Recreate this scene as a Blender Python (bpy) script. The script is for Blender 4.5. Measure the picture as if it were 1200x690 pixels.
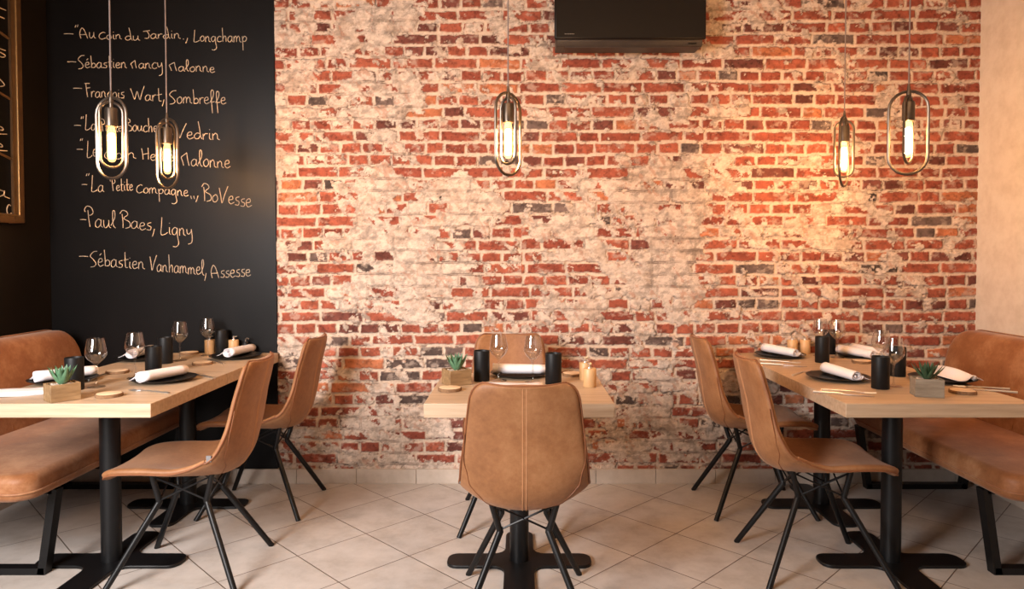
import bpy, math, random
import numpy as np
from mathutils import Vector, Matrix
random.seed(7)
RNG = np.random.default_rng(11)
S = bpy.context.scene
COL = S.collection
for o in list(bpy.data.objects): bpy.data.objects.remove(o)

# ------------------------------------------------------------------ camera
H, F, CX, CY, TH = 1.30, 813.0, 610.5, 322.0, math.atan(22/813.0)
cs, sn = math.cos(TH), math.sin(TH)
cam = bpy.data.cameras.new('camera'); cam.sensor_width = 36; cam.lens = F/1200*36
cam.shift_x = -(CX-600)/1200; cam.shift_y = -(345-CY)/1200; cam.clip_start = .05
co = bpy.data.objects.new('camera', cam); COL.objects.link(co)
co.location = (0, 0, H); co.rotation_euler = (math.pi/2-TH, 0, 0)
S.camera = co
# ------------------------------------------------------------------ light
W = bpy.data.worlds.new('world'); S.world = W; W.use_nodes = True
W.node_tree.nodes['Background'].inputs[0].default_value = (1.0, .78, .60, 1)
W.node_tree.nodes['Background'].inputs[1].default_value = .055
S.view_settings.view_transform = 'Standard'; S.view_settings.look = 'None'
S.view_settings.exposure = -0.12; S.view_settings.gamma = 1; S.view_settings.use_curve_mapping = False
def area(name, loc, target, sx, sy, power, col):
    l = bpy.data.lights.new(name, 'AREA'); l.shape = 'RECTANGLE'; l.size = sx; l.size_y = sy
    l.energy = power; l.color = col
    o = bpy.data.objects.new(name, l); COL.objects.link(o); o.location = loc
    o.rotation_euler = (Vector(target)-Vector(loc)).to_track_quat('-Z', 'Y').to_euler()
    return o
area('window_daylight', (-2.35, .1, 1.85), (-1.1, 2.6, .45), 1.3, 1.5, 152, (1.0, .95, .93)).data.spread = math.radians(112)
area('ceiling_wash', (.3, 1.2, 2.93), (.5, 3.95, 1.3), 3.4, .5, 34, (1.0, .60, .31))

# ------------------------------------------------------------------ photo <-> place
def at_y(px, py, y):
    t = (py-CY)/F
    dz = y*(t*cs+sn)/(cs-t*sn)
    return Vector(((px-CX)/F*(y*cs+dz*sn), y, H-dz))
def at_z(px, py, z=.75):
    t = (py-CY)/F; dz = H-z
    y = dz*(cs-t*sn)/(t*cs+sn)
    return Vector(((px-CX)/F*(y*cs+dz*sn), y, z))

YW = 3.952            # back wall plane
XL, XR, XB = -2.67, 2.59, -1.388

# ------------------------------------------------------------------ materials
MAT = {}
def newmat(name):
    m = bpy.data.materials.new(name); m.use_nodes = True
    nt = m.node_tree; b = nt.nodes['Principled BSDF']
    MAT[name] = m
    return m, nt, b
def L(nt, a, b): nt.links.new(a, b)
def nd(nt, t, **k):
    n = nt.nodes.new(t)
    for a, v in k.items(): setattr(n, a, v)
    return n
def coords(nt, scale=(1, 1, 1), rot=(0, 0, 0), kind='Object'):
    tc = nd(nt, 'ShaderNodeTexCoord'); mp = nd(nt, 'ShaderNodeMapping')
    mp.inputs['Scale'].default_value = scale; mp.inputs['Rotation'].default_value = rot
    L(nt, tc.outputs[kind], mp.inputs[0]); return mp.outputs[0]
def noise(nt, vec, scale, detail=4, rough=.55):
    n = nd(nt, 'ShaderNodeTexNoise'); n.inputs['Scale'].default_value = scale
    n.inputs['Detail'].default_value = detail; n.inputs['Roughness'].default_value = rough
    if vec is not None: L(nt, vec, n.inputs['Vector'])
    return n.outputs['Fac']
def ramp(nt, fac, stops):
    r = nd(nt, 'ShaderNodeValToRGB'); cr = r.color_ramp
    while len(cr.elements) < len(stops): cr.elements.new(.5)
    for e, (p, c) in zip(cr.elements, stops): e.position = p; e.color = (*c, 1)
    L(nt, fac, r.inputs[0]); return r.outputs[0]
def bump(nt, b, fac, strength, dist=.002):
    n = nd(nt, 'ShaderNodeBump'); n.inputs['Strength'].default_value = strength; n.inputs['Distance'].default_value = dist
    L(nt, fac, n.inputs['Height']); L(nt, n.outputs[0], b.inputs['Normal'])
def plain(name, col, rough=.5, metal=0, spec=.5, var=.12, scale=30):
    m, nt, b = newmat(name)
    v = coords(nt); f = noise(nt, v, scale)
    c0 = tuple(x*(1-var) for x in col); c1 = tuple(min(1, x*(1+var)) for x in col)
    L(nt, ramp(nt, f, [(.3, c0), (.7, c1)]), b.inputs['Base Color'])
    b.inputs['Roughness'].default_value = rough; b.inputs['Metallic'].default_value = metal
    b.inputs['Specular IOR Level'].default_value = spec
    return m
def leather(name, dark, light, nap, sheen):
    m, nt, b = newmat(name)
    v = coords(nt); f1 = noise(nt, v, 5.5, 6, .65); f2 = noise(nt, v, 60, 5, .7)
    mx = nd(nt, 'ShaderNodeMath', operation='MULTIPLY_ADD'); mx.inputs[1].default_value = .35
    L(nt, f2, mx.inputs[0]); L(nt, f1, mx.inputs[2])
    L(nt, ramp(nt, mx.outputs[0], [(.40, dark), (.66, light), (.88, nap)]), b.inputs['Base Color'])
    b.inputs['Roughness'].default_value = .56; b.inputs['Specular IOR Level'].default_value = .38
    b.inputs['Sheen Weight'].default_value = sheen; b.inputs['Sheen Roughness'].default_value = .45; b.inputs['Sheen Tint'].default_value = (1, .86, .74, 1)
    f3 = noise(nt, v, 220, 4, .6); bump(nt, b, f3, .35, .0012)
    return m
leather('chair_leather', (.165, .063, .021), (.25, .108, .041), (.33, .158, .068), .12)
leather('bench_leather', (.165, .055, .017), (.25, .096, .034), (.37, .18, .085), .20)
plain('piping_leather', (.20, .07, .025), .55)
plain('thread', (.50, .25, .12), .7)
plain('tag_cloth', (.16, .15, .15), .7)
plain('black_metal', (.0045, .0045, .005), .42, 0, .3, .2)
plain('black_matte', (.006, .006, .0065), .5, 0, .25, .2)
plain('plate_black', (.006, .006, .0065), .4, 0, .3, .2)
plain('napkin_white', (.80, .76, .78), .85, 0, .2, .03, 200)
plain('steel', (.72, .70, .68), .34, 1, .5, .04)
plain('bronze', (.12, .095, .075), .34, .85, .5, .2)
plain('cord_fabric', (.20, .16, .15), .8)
plain('ac_dark', (.006, .0045, .004), .35, 0, .2, .1)
plain('ac_grey', (.035, .027, .023), .45, 0, .3)
plain('logo_grey', (.22, .20, .18), .4)
plain('ceiling_white', (.72, .66, .58), .9)
plain('gravel', (.52, .42, .34), .9, 0, .3, .35, 160)
plain('chalk', (.46, .37, .28), .95, 0, .1, .25, 60)
plain('mill_wood', (.56, .34, .16), .45, 0, .5, .12, 12)
plain('bark', (.20, .11, .055), .85, 0, .3, .35, 120)
plain('board_frame', (.075, .040, .017), .40, 0, .5, .25, 20)
plain('gilt', (.30, .19, .08), .30, .6)
plain('dark_paint', (.007, .005, .004), .60, 0, .15, .2, 4)
def woodmat(name, c0, c1, c2, grain=(2.0, 34, 34), rough=.45):
    m, nt, b = newmat(name)
    v = coords(nt, grain); f = noise(nt, v, 1.6, 7, .62)
    L(nt, ramp(nt, f, [(.28, c0), (.5, c1), (.72, c2)]), b.inputs['Base Color'])
    b.inputs['Roughness'].default_value = rough
    bump(nt, b, f, .15, .001)
    return m
woodmat('oak', (.35, .24, .15), (.45, .325, .215), (.52, .39, .27))
woodmat('pot_wood', (.15, .08, .033), (.235, .14, .062), (.33, .21, .105), (6, 40, 40), .6)
woodmat('pot_wood_grey', (.16, .13, .095), (.23, .19, .14), (.31, .27, .21), (6, 40, 40), .7)
woodmat('slice_wood', (.56, .40, .25), (.70, .53, .36), (.76, .60, .44), (14, 14, 14), .6)
def leafmat(name, c0, c1):
    m, nt, b = newmat(name)
    L(nt, ramp(nt, noise(nt, coords(nt), 45), [(.3, c0), (.7, c1)]), b.inputs['Base Color'])
    b.inputs['Roughness'].default_value = .4
leafmat('leaf_green', (.035, .10, .05), (.12, .24, .13))
leafmat('leaf_dark', (.018, .055, .028), (.05, .11, .055))
# glass: clear sheet with a fresnel reflection
m, nt, b = newmat('clear_glass'); nt.nodes.remove(b)
tr = nd(nt, 'ShaderNodeBsdfTransparent'); tr.inputs[0].default_value = (.94, .935, .93, 1)
gl = nd(nt, 'ShaderNodeBsdfGlossy'); gl.inputs['Roughness'].default_value = .03; gl.inputs[0].default_value = (1, 1, 1, 1)
lw = nd(nt, 'ShaderNodeLayerWeight'); lw.inputs[0].default_value = .5
pw = nd(nt, 'ShaderNodeMath', operation='POWER'); pw.inputs[1].default_value = 3.5; L(nt, lw.outputs['Facing'], pw.inputs[0])
pm = nd(nt, 'ShaderNodeMath', operation='MULTIPLY_ADD'); pm.inputs[1].default_value = .80; pm.inputs[2].default_value = .085; L(nt, pw.outputs[0], pm.inputs[0])
mx = nd(nt, 'ShaderNodeMixShader')
L(nt, pm.outputs[0], mx.inputs[0]); L(nt, tr.outputs[0], mx.inputs[1]); L(nt, gl.outputs[0], mx.inputs[2])
L(nt, mx.outputs[0], nt.nodes['Material Output'].inputs[0])
# lit bulb glass and filament
m, nt, b = newmat('filament'); nt.nodes.remove(b)
em = nd(nt, 'ShaderNodeEmission'); em.inputs[0].default_value = (1, .50, .175, 1); em.inputs[1].default_value = 820
L(nt, em.outputs[0], nt.nodes['Material Output'].inputs[0])
m, nt, b = newmat('bulb_glass'); nt.nodes.remove(b)
tr = nd(nt, 'ShaderNodeBsdfTransparent'); em = nd(nt, 'ShaderNodeEmission')
em.inputs[0].default_value = (1, .55, .16, 1); em.inputs[1].default_value = 1.6
ad = nd(nt, 'ShaderNodeAddShader'); L(nt, tr.outputs[0], ad.inputs[0]); L(nt, em.outputs[0], ad.inputs[1])
L(nt, ad.outputs[0], nt.nodes['Material Output'].inputs[0])
# plaster of the right wall
m, nt, b = newmat('plaster'); v = coords(nt)
f = noise(nt, v, 9, 7, .7); L(nt, ramp(nt, f, [(.32, (.55, .47, .395)), (.55, (.64, .565, .49)), (.75, (.68, .61, .54))]), b.inputs['Base Color'])
b.inputs['Roughness'].default_value = .85; bump(nt, b, noise(nt, v, 26, 6, .7), .5, .004)
# chalkboard paint, wiped
m, nt, b = newmat('chalk_paint'); v = coords(nt, (1, 1, .45))
L(nt, ramp(nt, noise(nt, v, 3.2, 5), [(.3, (.0035, .003, .003)), (.75, (.006, .0052, .005))]), b.inputs['Base Color'])
b.inputs['Roughness'].default_value = .40; b.inputs['Specular IOR Level'].default_value = .13
bump(nt, b, noise(nt, coords(nt), 90, 3), .12, .001)
# floor tiles: laid diagonally
TD = .4844
def tilemat():
    m, nt, b = newmat('floor_tile')
    tc = nd(nt, 'ShaderNodeTexCoord'); mp = nd(nt, 'ShaderNodeMapping'); side = TD/math.sqrt(2)
    mp.vector_type = 'POINT'
    mp.inputs['Location'].default_value = (0, 0, 0); mp.inputs['Rotation'].default_value = (0, 0, math.pi/4)
    mp.inputs['Scale'].default_value = (1/side, 1/side, 1)
    L(nt, tc.outputs['Object'], mp.inputs[0])
    sp = nd(nt, 'ShaderNodeSeparateXYZ'); L(nt, mp.outputs[0], sp.inputs[0])
    ds = []; fl = []
    for ax in (0, 1):
        fr = nd(nt, 'ShaderNodeMath', operation='FRACT'); L(nt, sp.outputs[ax], fr.inputs[0])
        s1 = nd(nt, 'ShaderNodeMath', operation='SUBTRACT'); L(nt, fr.outputs[0], s1.inputs[0]); s1.inputs[1].default_value = .5
        a1 = nd(nt, 'ShaderNodeMath', operation='ABSOLUTE'); L(nt, s1.outputs[0], a1.inputs[0]); ds.append(a1)
        f1 = nd(nt, 'ShaderNodeMath', operation='FLOOR'); L(nt, sp.outputs[ax], f1.inputs[0]); fl.append(f1)
    mxm = nd(nt, 'ShaderNodeMath', operation='MAXIMUM'); L(nt, ds[0].outputs[0], mxm.inputs[0]); L(nt, ds[1].outputs[0], mxm.inputs[1])
    ms = nd(nt, 'ShaderNodeMapRange'); ms.inputs[1].default_value = .4925; ms.inputs[2].default_value = .4955
    L(nt, mxm.outputs[0], ms.inputs[0])
    cb = nd(nt, 'ShaderNodeCombineXYZ'); L(nt, fl[0].outputs[0], cb.inputs[0]); L(nt, fl[1].outputs[0], cb.inputs[1])
    wn = nd(nt, 'ShaderNodeTexWhiteNoise', noise_dimensions='3D'); L(nt, cb.outputs[0], wn.inputs[0])
    mo = noise(nt, tc.outputs['Object'], 7, 7, .68)
    ad = nd(nt, 'ShaderNodeMath', operation='MULTIPLY_ADD'); ad.inputs[1].default_value = .16
    L(nt, wn.outputs[0], ad.inputs[0]); L(nt, mo, ad.inputs[2])
    c = ramp(nt, ad.outputs[0], [(.36, (.385, .34, .30)), (.56, (.48, .435, .395)), (.8, (.55, .505, .465))])
    mix = nd(nt, 'ShaderNodeMix', data_type='RGBA'); L(nt, ms.outputs[0], mix.inputs['Factor']); L(nt, c, mix.inputs['A'])
    mix.inputs['B'].default_value = (.10, .065, .045, 1)
    L(nt, mix.outputs['Result'], b.inputs['Base Color'])
    b.inputs['Roughness'].default_value = .42
    iv = nd(nt, 'ShaderNodeMath', operation='MULTIPLY'); iv.inputs[1].default_value = -1; L(nt, ms.outputs[0], iv.inputs[0])
    bump(nt, b, iv.outputs[0], .5, .003)
tilemat()
m, nt, b = newmat('skirting_tile'); v = coords(nt)
L(nt, ramp(nt, noise(nt, v, 8, 6, .65), [(.3, (.42, .345, .28)), (.7, (.56, .48, .41))]), b.inputs['Base Color']); b.inputs['Roughness'].default_value = .42
# brick relief: colour comes with the mesh
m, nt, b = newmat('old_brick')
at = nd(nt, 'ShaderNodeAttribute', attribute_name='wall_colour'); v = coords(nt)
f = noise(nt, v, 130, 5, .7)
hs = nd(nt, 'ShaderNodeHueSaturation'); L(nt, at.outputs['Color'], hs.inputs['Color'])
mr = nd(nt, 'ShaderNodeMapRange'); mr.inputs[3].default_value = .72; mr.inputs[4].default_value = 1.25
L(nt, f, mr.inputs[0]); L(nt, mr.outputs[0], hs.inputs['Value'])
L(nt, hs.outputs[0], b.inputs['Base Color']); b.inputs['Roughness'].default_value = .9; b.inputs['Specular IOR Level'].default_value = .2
bump(nt, b, f, .5, .003)

# ------------------------------------------------------------------ mesh helpers
class MB:
    def __init__(s): s.v = []; s.f = []
    def add(s, vs, fs):
        n = len(s.v); s.v += [tuple(p) for p in vs]; s.f += [tuple(i+n for i in f) for f in fs]
    def box(s, x0, x1, y0, y1, z0, z1, mat=None):
        vs = [Vector((x, y, z)) for x in (x0, x1) for y in (y0, y1) for z in (z0, z1)]
        if mat: vs = [mat @ p for p in vs]
        s.add(vs, [(0, 1, 3, 2), (4, 6, 7, 5), (0, 4, 5, 1), (2, 3, 7, 6), (0, 2, 6, 4), (1, 5, 7, 3)])
    def tube(s, pts, r, n=8, closed=False, cap=True):
        pts = [Vector(p) for p in pts]; k = len(pts)
        if k < 2: return
        rs = r if isinstance(r, (list, tuple)) else [r]*k
        tang = []
        for i in range(k):
            a = pts[(i-1) % k] if (closed or i > 0) else pts[0]
            c = pts[(i+1) % k] if (closed or i < k-1) else pts[-1]
            t = c-a; tang.append(t.normalized() if t.length > 1e-9 else Vector((0, 0, 1)))
        ref = Vector((0, 0, 1)) if abs(tang[0].z) < .9 else Vector((1, 0, 0))
        u = tang[0].cross(ref).normalized(); vs = []
        for i in range(k):
            u = (u-tang[i]*u.dot(tang[i])); u = u.normalized() if u.length > 1e-9 else tang[i].orthogonal().normalized()
            w = tang[i].cross(u)
            for j in range(n):
                a = 2*math.pi*j/n; vs.append(pts[i]+(u*math.cos(a)+w*math.sin(a))*rs[i])
        fs = []
        for i in range(k if closed else k-1):
            for j in range(n):
                a, b2 = i*n+j, i*n+(j+1) % n; c, d = ((i+1) % k)*n+(j+1) % n, ((i+1) % k)*n+j
                fs.append((a, b2, c, d))
        if cap and not closed: fs += [tuple(range(n))[::-1], tuple(range((k-1)*n, k*n))]
        s.add(vs, fs)
    def lathe(s, prof, n=32, c=(0, 0, 0), wob=None):
        vs = []; fs = []; k = len(prof)
        for i, (r, z) in enumerate(prof):
            for j in range(n):
                a = 2*math.pi*j/n; q = r*(1+(wob[j % len(wob)] if wob else 0))
                vs.append((c[0]+q*math.cos(a), c[1]+q*math.sin(a), c[2]+z))
        for i in range(k-1):
            for j in range(n): fs.append((i*n+j, i*n+(j+1) % n, (i+1)*n+(j+1) % n, (i+1)*n+j))
        if prof[0][0] > 1e-6: fs.append(tuple(range(n))[::-1])
        if prof[-1][0] > 1e-6: fs.append(tuple(range((k-1)*n, k*n)))
        s.add(vs, fs)
    def prism(s, poly, z0, z1, fn=None):
        n = len(poly); fn = fn or (lambda x, y, z: (x, y, z))
        s.add([fn(x, y, z0) for x, y in poly]+[fn(x, y, z1) for x, y in poly],
              [tuple(range(n))[::-1], tuple(range(n, 2*n))]+[(i, (i+1) % n, n+(i+1) % n, n+i) for i in range(n)])
    def grid(s, g):
        r, c = len(g), len(g[0])
        s.add([p for row in g for p in row], [(i*c+j, i*c+j+1, (i+1)*c+j+1, (i+1)*c+j) for i in range(r-1) for j in range(c-1)])
    def build(s, name, mat, parent=None, smooth=True, bevel=0, sharp=38, seg=2):
        me = bpy.data.meshes.new(name); me.from_pydata(s.v, [], s.f); me.validate()
        import bmesh
        bm = bmesh.new(); bm.from_mesh(me); bmesh.ops.remove_doubles(bm, verts=bm.verts, dist=1e-6)
        bmesh.ops.recalc_face_normals(bm, faces=bm.faces); bm.to_mesh(me); bm.free()
        me.materials.append(MAT[mat])
        if smooth:
            me.polygons.foreach_set('use_smooth', [True]*len(me.polygons)); me.set_sharp_from_angle(angle=math.radians(sharp))
        o = bpy.data.objects.new(name, me); COL.objects.link(o)
        if parent: o.parent = parent
        if bevel:
            bv = o.modifiers.new('bevel', 'BEVEL'); bv.width = bevel; bv.segments = seg; bv.limit_method = 'ANGLE'
        return o
def tag(o, label, cat, group=None):
    o['label'] = label; o['category'] = cat
    group = group or GROUPS.get(cat)
    if group: o['group'] = group
    return o
def empty(name, loc, rz=0, label=None, cat=None, group=None):
    o = bpy.data.objects.new(name, None); COL.objects.link(o); o.empty_display_size = .05
    o.location = loc; o.rotation_euler = (0, 0, rz)
    if label: tag(o, label, cat, group)
    return o
def struct(o): o['kind'] = 'structure'; return o
GROUPS = {'chair': 'tan leather dining chairs', 'table': 'square oak dining tables', 'bench': 'brown leather benches', 'pendant lamp': 'pendant lamps over the tables', 'plate': 'black plates on the tables',
 'vase': 'black cylinder vases on the tables', 'wine glass': 'wine glasses on the tables', 'coaster': 'wood slice coasters', 'mill': 'wooden mills on the tables', 'potted plant': 'potted succulents on the tables', 'fork': 'steel forks on the tables', 'knife': 'steel knives on the tables', 'napkin': 'white napkins on the tables'}
def kids(o): return [c for c in bpy.data.objects if c.parent == o]
def dup(root, loc, rz, label, drop=()):
    def cp(o, par):
        c = o.copy(); COL.objects.link(c)
        if par: c.parent = par
        for k in kids(o):
            if k.name.split('.')[0] not in drop: cp(k, c)
        return c
    r = cp(root, None); r.location = loc; r.rotation_euler = (0, 0, rz); r['label'] = label
    return r
def catmull(pts, n=6, closed=False):
    pts = [Vector(p) for p in pts]; k = len(pts); out = []
    if k < 3 and not closed: return pts
    for i in range(k if closed else k-1):
        p1, p2 = pts[i], pts[(i+1) % k]
        p0 = pts[(i-1) % k] if (closed or i > 0) else p1*2-p2
        p3 = pts[(i+2) % k] if (closed or i < k-2) else p2*2-p1
        for j in range(n):
            t = j/n
            out.append(.5*((2*p1)+(p2-p0)*t+(2*p0-5*p1+4*p2-p3)*t*t+(3*p1-p0-3*p2+p3)*t*t*t))
    if not closed: out.append(pts[-1])
    return out
def rrect(x0, x1, y0, y1, r, n=6):
    out = []
    for cx, cy, a in ((x1-r, y1-r, 0), (x0+r, y1-r, 90), (x0+r, y0+r, 180), (x1-r, y0+r, 270)):
        for i in range(n+1):
            t = math.radians(a+90*i/n); out.append((cx+r*math.cos(t), cy+r*math.sin(t)))
    return out

# ------------------------------------------------------------------ room shell
CEIL = 3.0; YF = -2.6
b_ = MB(); b_.box(XL-.1, XR+.1, YF-3.945, YW+.15-3.945, -.1, 0)
fl = struct(b_.build('floor', 'floor_tile', smooth=False)); fl.location = (.0, 3.945, 0)
b_ = MB(); b_.box(XL-.1, XR+.1, YF, YW+.15, CEIL, CEIL+.1); struct(b_.build('ceiling', 'ceiling_white', smooth=False))
b_ = MB(); b_.box(XL-.1, XL, YF, YW+.15, 0, CEIL); struct(b_.build('wall_left', 'dark_paint', smooth=False))
b_ = MB(); b_.box(XR, XR+.1, YF, YW+.15, 0, CEIL); struct(b_.build('wall_right', 'plaster', smooth=False))
b_ = MB(); b_.box(XL, XR, YW+.004, YW+.15, 0, CEIL); struct(b_.build('wall_rear', 'plaster', smooth=False))

# --- old brick relief -------------------------------------------------------
PLASTER = """
676767854355566666668765454742121
665867555554455555556655443321111
556765543345654443344211142321122
743786555212232353433433234233112
623576643211352244333110122353243
888668642235563246646633421122121
434335421122101211011101222211111
777555311111100387588864663111000
212478758632235687798545642221121
112688668873456788898632467531111
113588885422566788986655456421111
444678864244578768883334575543322
434568989535467688995344546642211
554678988633324468984221334432112
543466558754567876764333433222111
323122123455545556544322223322111
336435433444444444444433333322111
446754433444434556545543333322111
654566433444544476555443333322111
654567543444544567655443333322222
664467654444554567655443333332222
654656555555666666555544443333333"""
def vnoise(u, v, seed):
    r = np.random.default_rng(seed).random((257, 257)).astype(np.float32)
    i = np.floor(u).astype(int); j = np.floor(v).astype(int); fu = u-i; fv = v-j
    fu = fu*fu*(3-2*fu); fv = fv*fv*(3-2*fv); i %= 256; j %= 256
    return (r[i, j]*(1-fu)+r[i+1, j]*fu)*(1-fv)+(r[i, j+1]*(1-fu)+r[i+1, j+1]*fu)*fv
def fbm(u, v, seed, octs=4, gain=.55):
    t = 0; a = 1; s = 0
    for k in range(octs):
        t = t+a*vnoise(u*2**k+13.1*k, v*2**k+7.7*k, seed+k); s += a; a *= gain
    return t/s
def sst(a, b, x): t = np.clip((x-a)/(b-a), 0, 1); return t*t*(3-2*t)
def brick_wall():
    step = .0048; z0 = .02
    xs = np.arange(XB, XR+.002, step); zs = np.arange(z0, CEIL, step)
    X, Z = np.meshgrid(xs, zs); nz, nx = X.shape
    # photo cell of each wall point, for where plaster still hangs
    dz = H-Z; zc = YW*cs+dz*sn; PX = CX+F*X/zc; PY = CY+F*(dz*cs-YW*sn)/zc
    rows = [r for r in PLASTER.strip().split('\n')]
    A = np.array([[int(c) for c in r] for r in rows], np.float32)/9
    u = np.clip((PX-337)/25, 0, 31.999); v = np.clip((PY-12)/25, 0, 20.999)
    i = u.astype(int); j = v.astype(int); fu = u-i; fv = v-j
    P = (A[j, i]*(1-fu)+A[j, i+1]*fu)*(1-fv)+(A[j+1, i]*(1-fu)+A[j+1, i+1]*fu)*fv
    Xw = X+(fbm(X*9, Z*9, 1, 3)-.5)*.012; Zw = Z+(fbm(X*2.2, Z*5, 5, 3)-.5)*.022+(fbm(X*16, Z*16, 9, 3)-.5)*.010
    pitch = .068; K = np.round((2.521-Zw)/pitch).astype(int)
    dzr = pitch/2-np.abs((2.521-Zw)/pitch-K)*pitch
    D = np.zeros_like(X); C = np.zeros(X.shape+(3,), np.float32); R = np.zeros_like(X); R2 = np.zeros_like(X); R3 = np.zeros_like(X)
    for k in range(K.min(), K.max()+1):
        m = K == k
        if not m.any(): continue
        lng = (k % 2 == 0) if k < 10 else (k % 2 == 1)
        e = [XB-.3+RNG.random()*.2]
        while e[-1] < XR+.3:
            if lng: e.append(e[-1]+(.236+RNG.normal()*.010 if RNG.random() < .88 else .121))
            else: e.append(e[-1]+(.121+RNG.normal()*.006 if RNG.random() < .9 else .236))
        e = np.array(e); q = np.searchsorted(e, Xw[m])-1
        D[m] = np.minimum(Xw[m]-e[q], e[q+1]-Xw[m])
        r = RNG.random((len(e), 3)); R[m] = r[q, 0]; R2[m] = r[q, 1]; R3[m] = r[q, 2]
    n1 = fbm(X*38, Z*38, 21, 4, .6); n2 = fbm(X*9, Z*13, 31, 5, .6); n3 = fbm(X*70, Z*70, 41, 3, .6); n4 = fbm(X*24+Z*9, Z*30, 51, 4, .6)
    wst = fbm(X*13+Z*11, Z*9-X*5, 61, 5, .62)
    ed = np.minimum(D-.0065, dzr-.0075+.002*(R3-.5))+(n1-.5)*.013
    bm_ = sst(0, .004, ed)
    p = .068+P*.78+(n2-.5)*1.15+(wst-.5)*1.15+(R2-.5)*.50*(.4+.6*bm_)+(n1-.5)*.45-.10*(1-bm_)*(n4-.3)
    pl = sst(.515, .56, p)
    # brick colours
    red0 = np.array([.225, .055, .035]); red1 = np.array([.345, .098, .057]); drk = np.array([.135, .045, .034])
    gry = np.array([.10, .069, .060]); org = np.array([.41, .145, .07])
    t = R[..., None]; s = R3[..., None]
    c = red0*(1-s)+red1*s
    c = np.where(t < .12, drk*(.8+.6*s), c); c = np.where((t > .12) & (t < .215), gry*(.7+.9*s), c); c = np.where(t > .93, org, c)
    c = c*(.45+1.1*n4[..., None])*(1-.35*sst(.58, .72, n3)[..., None])
    c = c*(1-.38*sst(.60, .75, wst)[..., None])
    lime = sst(.57, .72, fbm(X*20, Z*26, 71, 5, .65))[..., None]*.45
    pc = np.array([.60, .485, .40]); stain = np.array([.40, .285, .21])
    plc = pc*(1-.0)+0*stain
    g = sst(.50, .70, fbm(X*11, Z*16, 81, 5, .62))[..., None]
    plc = pc*(1-.55*g)+stain*.55*g
    plc = plc*(.52+.88*fbm(X*40+Z*22, Z*46-X*14, 91, 5, .72)[..., None])
    plc = plc*(1-.30*sst(.52, .60, fbm(X*26-Z*26, Z*30+X*10, 131, 5, .7))[..., None])
    ghost = (1-bm_)[..., None]*sst(.40, .6, fbm(X*6, Z*6, 141, 3))[..., None]*.22
    plc = plc*(1-ghost)
    scr = sst(.64, .70, fbm(X*34+Z*20, Z*24, 101, 4, .6))[..., None]*.5
    plc = plc*(1-scr)+np.array([.42, .20, .13])*scr
    c = c*(1-lime)+pc*.85*lime
    mort = np.array([.57, .45, .355])*(.75+.5*n3[..., None])
    b3 = bm_[..., None]; p3 = pl[..., None]
    c = mort*(1-b3)+c*b3
    c = c*(1-p3)+plc*p3
    # cracks, dirt and painted-in relief shade along joints, courses and broken plaster edges
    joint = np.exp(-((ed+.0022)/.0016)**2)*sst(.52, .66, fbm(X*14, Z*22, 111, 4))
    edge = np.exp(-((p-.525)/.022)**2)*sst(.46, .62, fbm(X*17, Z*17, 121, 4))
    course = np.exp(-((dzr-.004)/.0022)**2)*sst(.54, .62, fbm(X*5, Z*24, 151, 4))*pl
    dirt_shade = np.clip(.85*joint*(1-.55*pl)+.72*edge+.6*course, 0, .9)[..., None]
    c = c*(1-dirt_shade)+np.array([.085, .045, .033])*dirt_shade
    h = .0075*bm_*(1-pl)+pl*(.0095+(wst-.5)*.012)+(n1-.5)*.0035+(n4-.5)*.005*bm_*(1-pl)-.004*dirt_shade[..., 0]
    Y = YW-np.clip(h, -.003, .016)
    me = bpy.data.meshes.new('wall_back'); N = nz*nx
    co_ = np.stack([X, Y, Z], -1).reshape(-1).astype(np.float32)
    idx = np.arange(N).reshape(nz, nx)
    quads = np.stack([idx[:-1, :-1], idx[:-1, 1:], idx[1:, 1:], idx[1:, :-1]], -1).reshape(-1, 4).astype(np.int32)
    me.vertices.add(N); me.vertices.foreach_set('co', co_)
    me.loops.add(quads.size); me.loops.foreach_set('vertex_index', quads.reshape(-1))
    me.polygons.add(len(quads)); me.polygons.foreach_set('loop_start', np.arange(0, quads.size, 4, dtype=np.int32))
    me.polygons.foreach_set('use_smooth', np.ones(len(quads), bool))
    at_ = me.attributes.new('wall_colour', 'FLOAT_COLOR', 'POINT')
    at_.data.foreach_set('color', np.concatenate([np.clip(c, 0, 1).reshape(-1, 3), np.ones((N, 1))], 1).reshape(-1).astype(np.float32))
    me.update(); me.validate(); me.materials.append(MAT['old_brick'])
    o = bpy.data.objects.new('wall_back', me); COL.objects.link(o); struct(o)
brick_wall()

# --- skirting tiles ---------------------------------------------------------
def skirting():
    b = MB(); x = at_y(347.5, 565, 3.93).x-.342*4
    while x < XR:
        x0, x1 = max(x+.0012, XL), min(x+.342-.0012, XR)
        if x1 > x0: b.box(x0, x1, 3.930, YW+.004, .0, .083)
        x += .342
    struct(b.build('baseboard_back', 'skirting_tile', bevel=.0015))
    b = MB(); y = 3.928
    while y > YF:
        b.box(XR-.012, XR, max(y-.3408, YF), y, 0, .083); y -= .342
    struct(b.build('baseboard_right', 'skirting_tile', bevel=.0015))
    b = MB(); y = 3.928
    while y > YF:
        b.box(XL, XL+.012, max(y-.3408, YF), y, 0, .083); y -= .342
    struct(b.build('baseboard_left', 'skirting_tile', bevel=.0015))
skirting()

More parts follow.
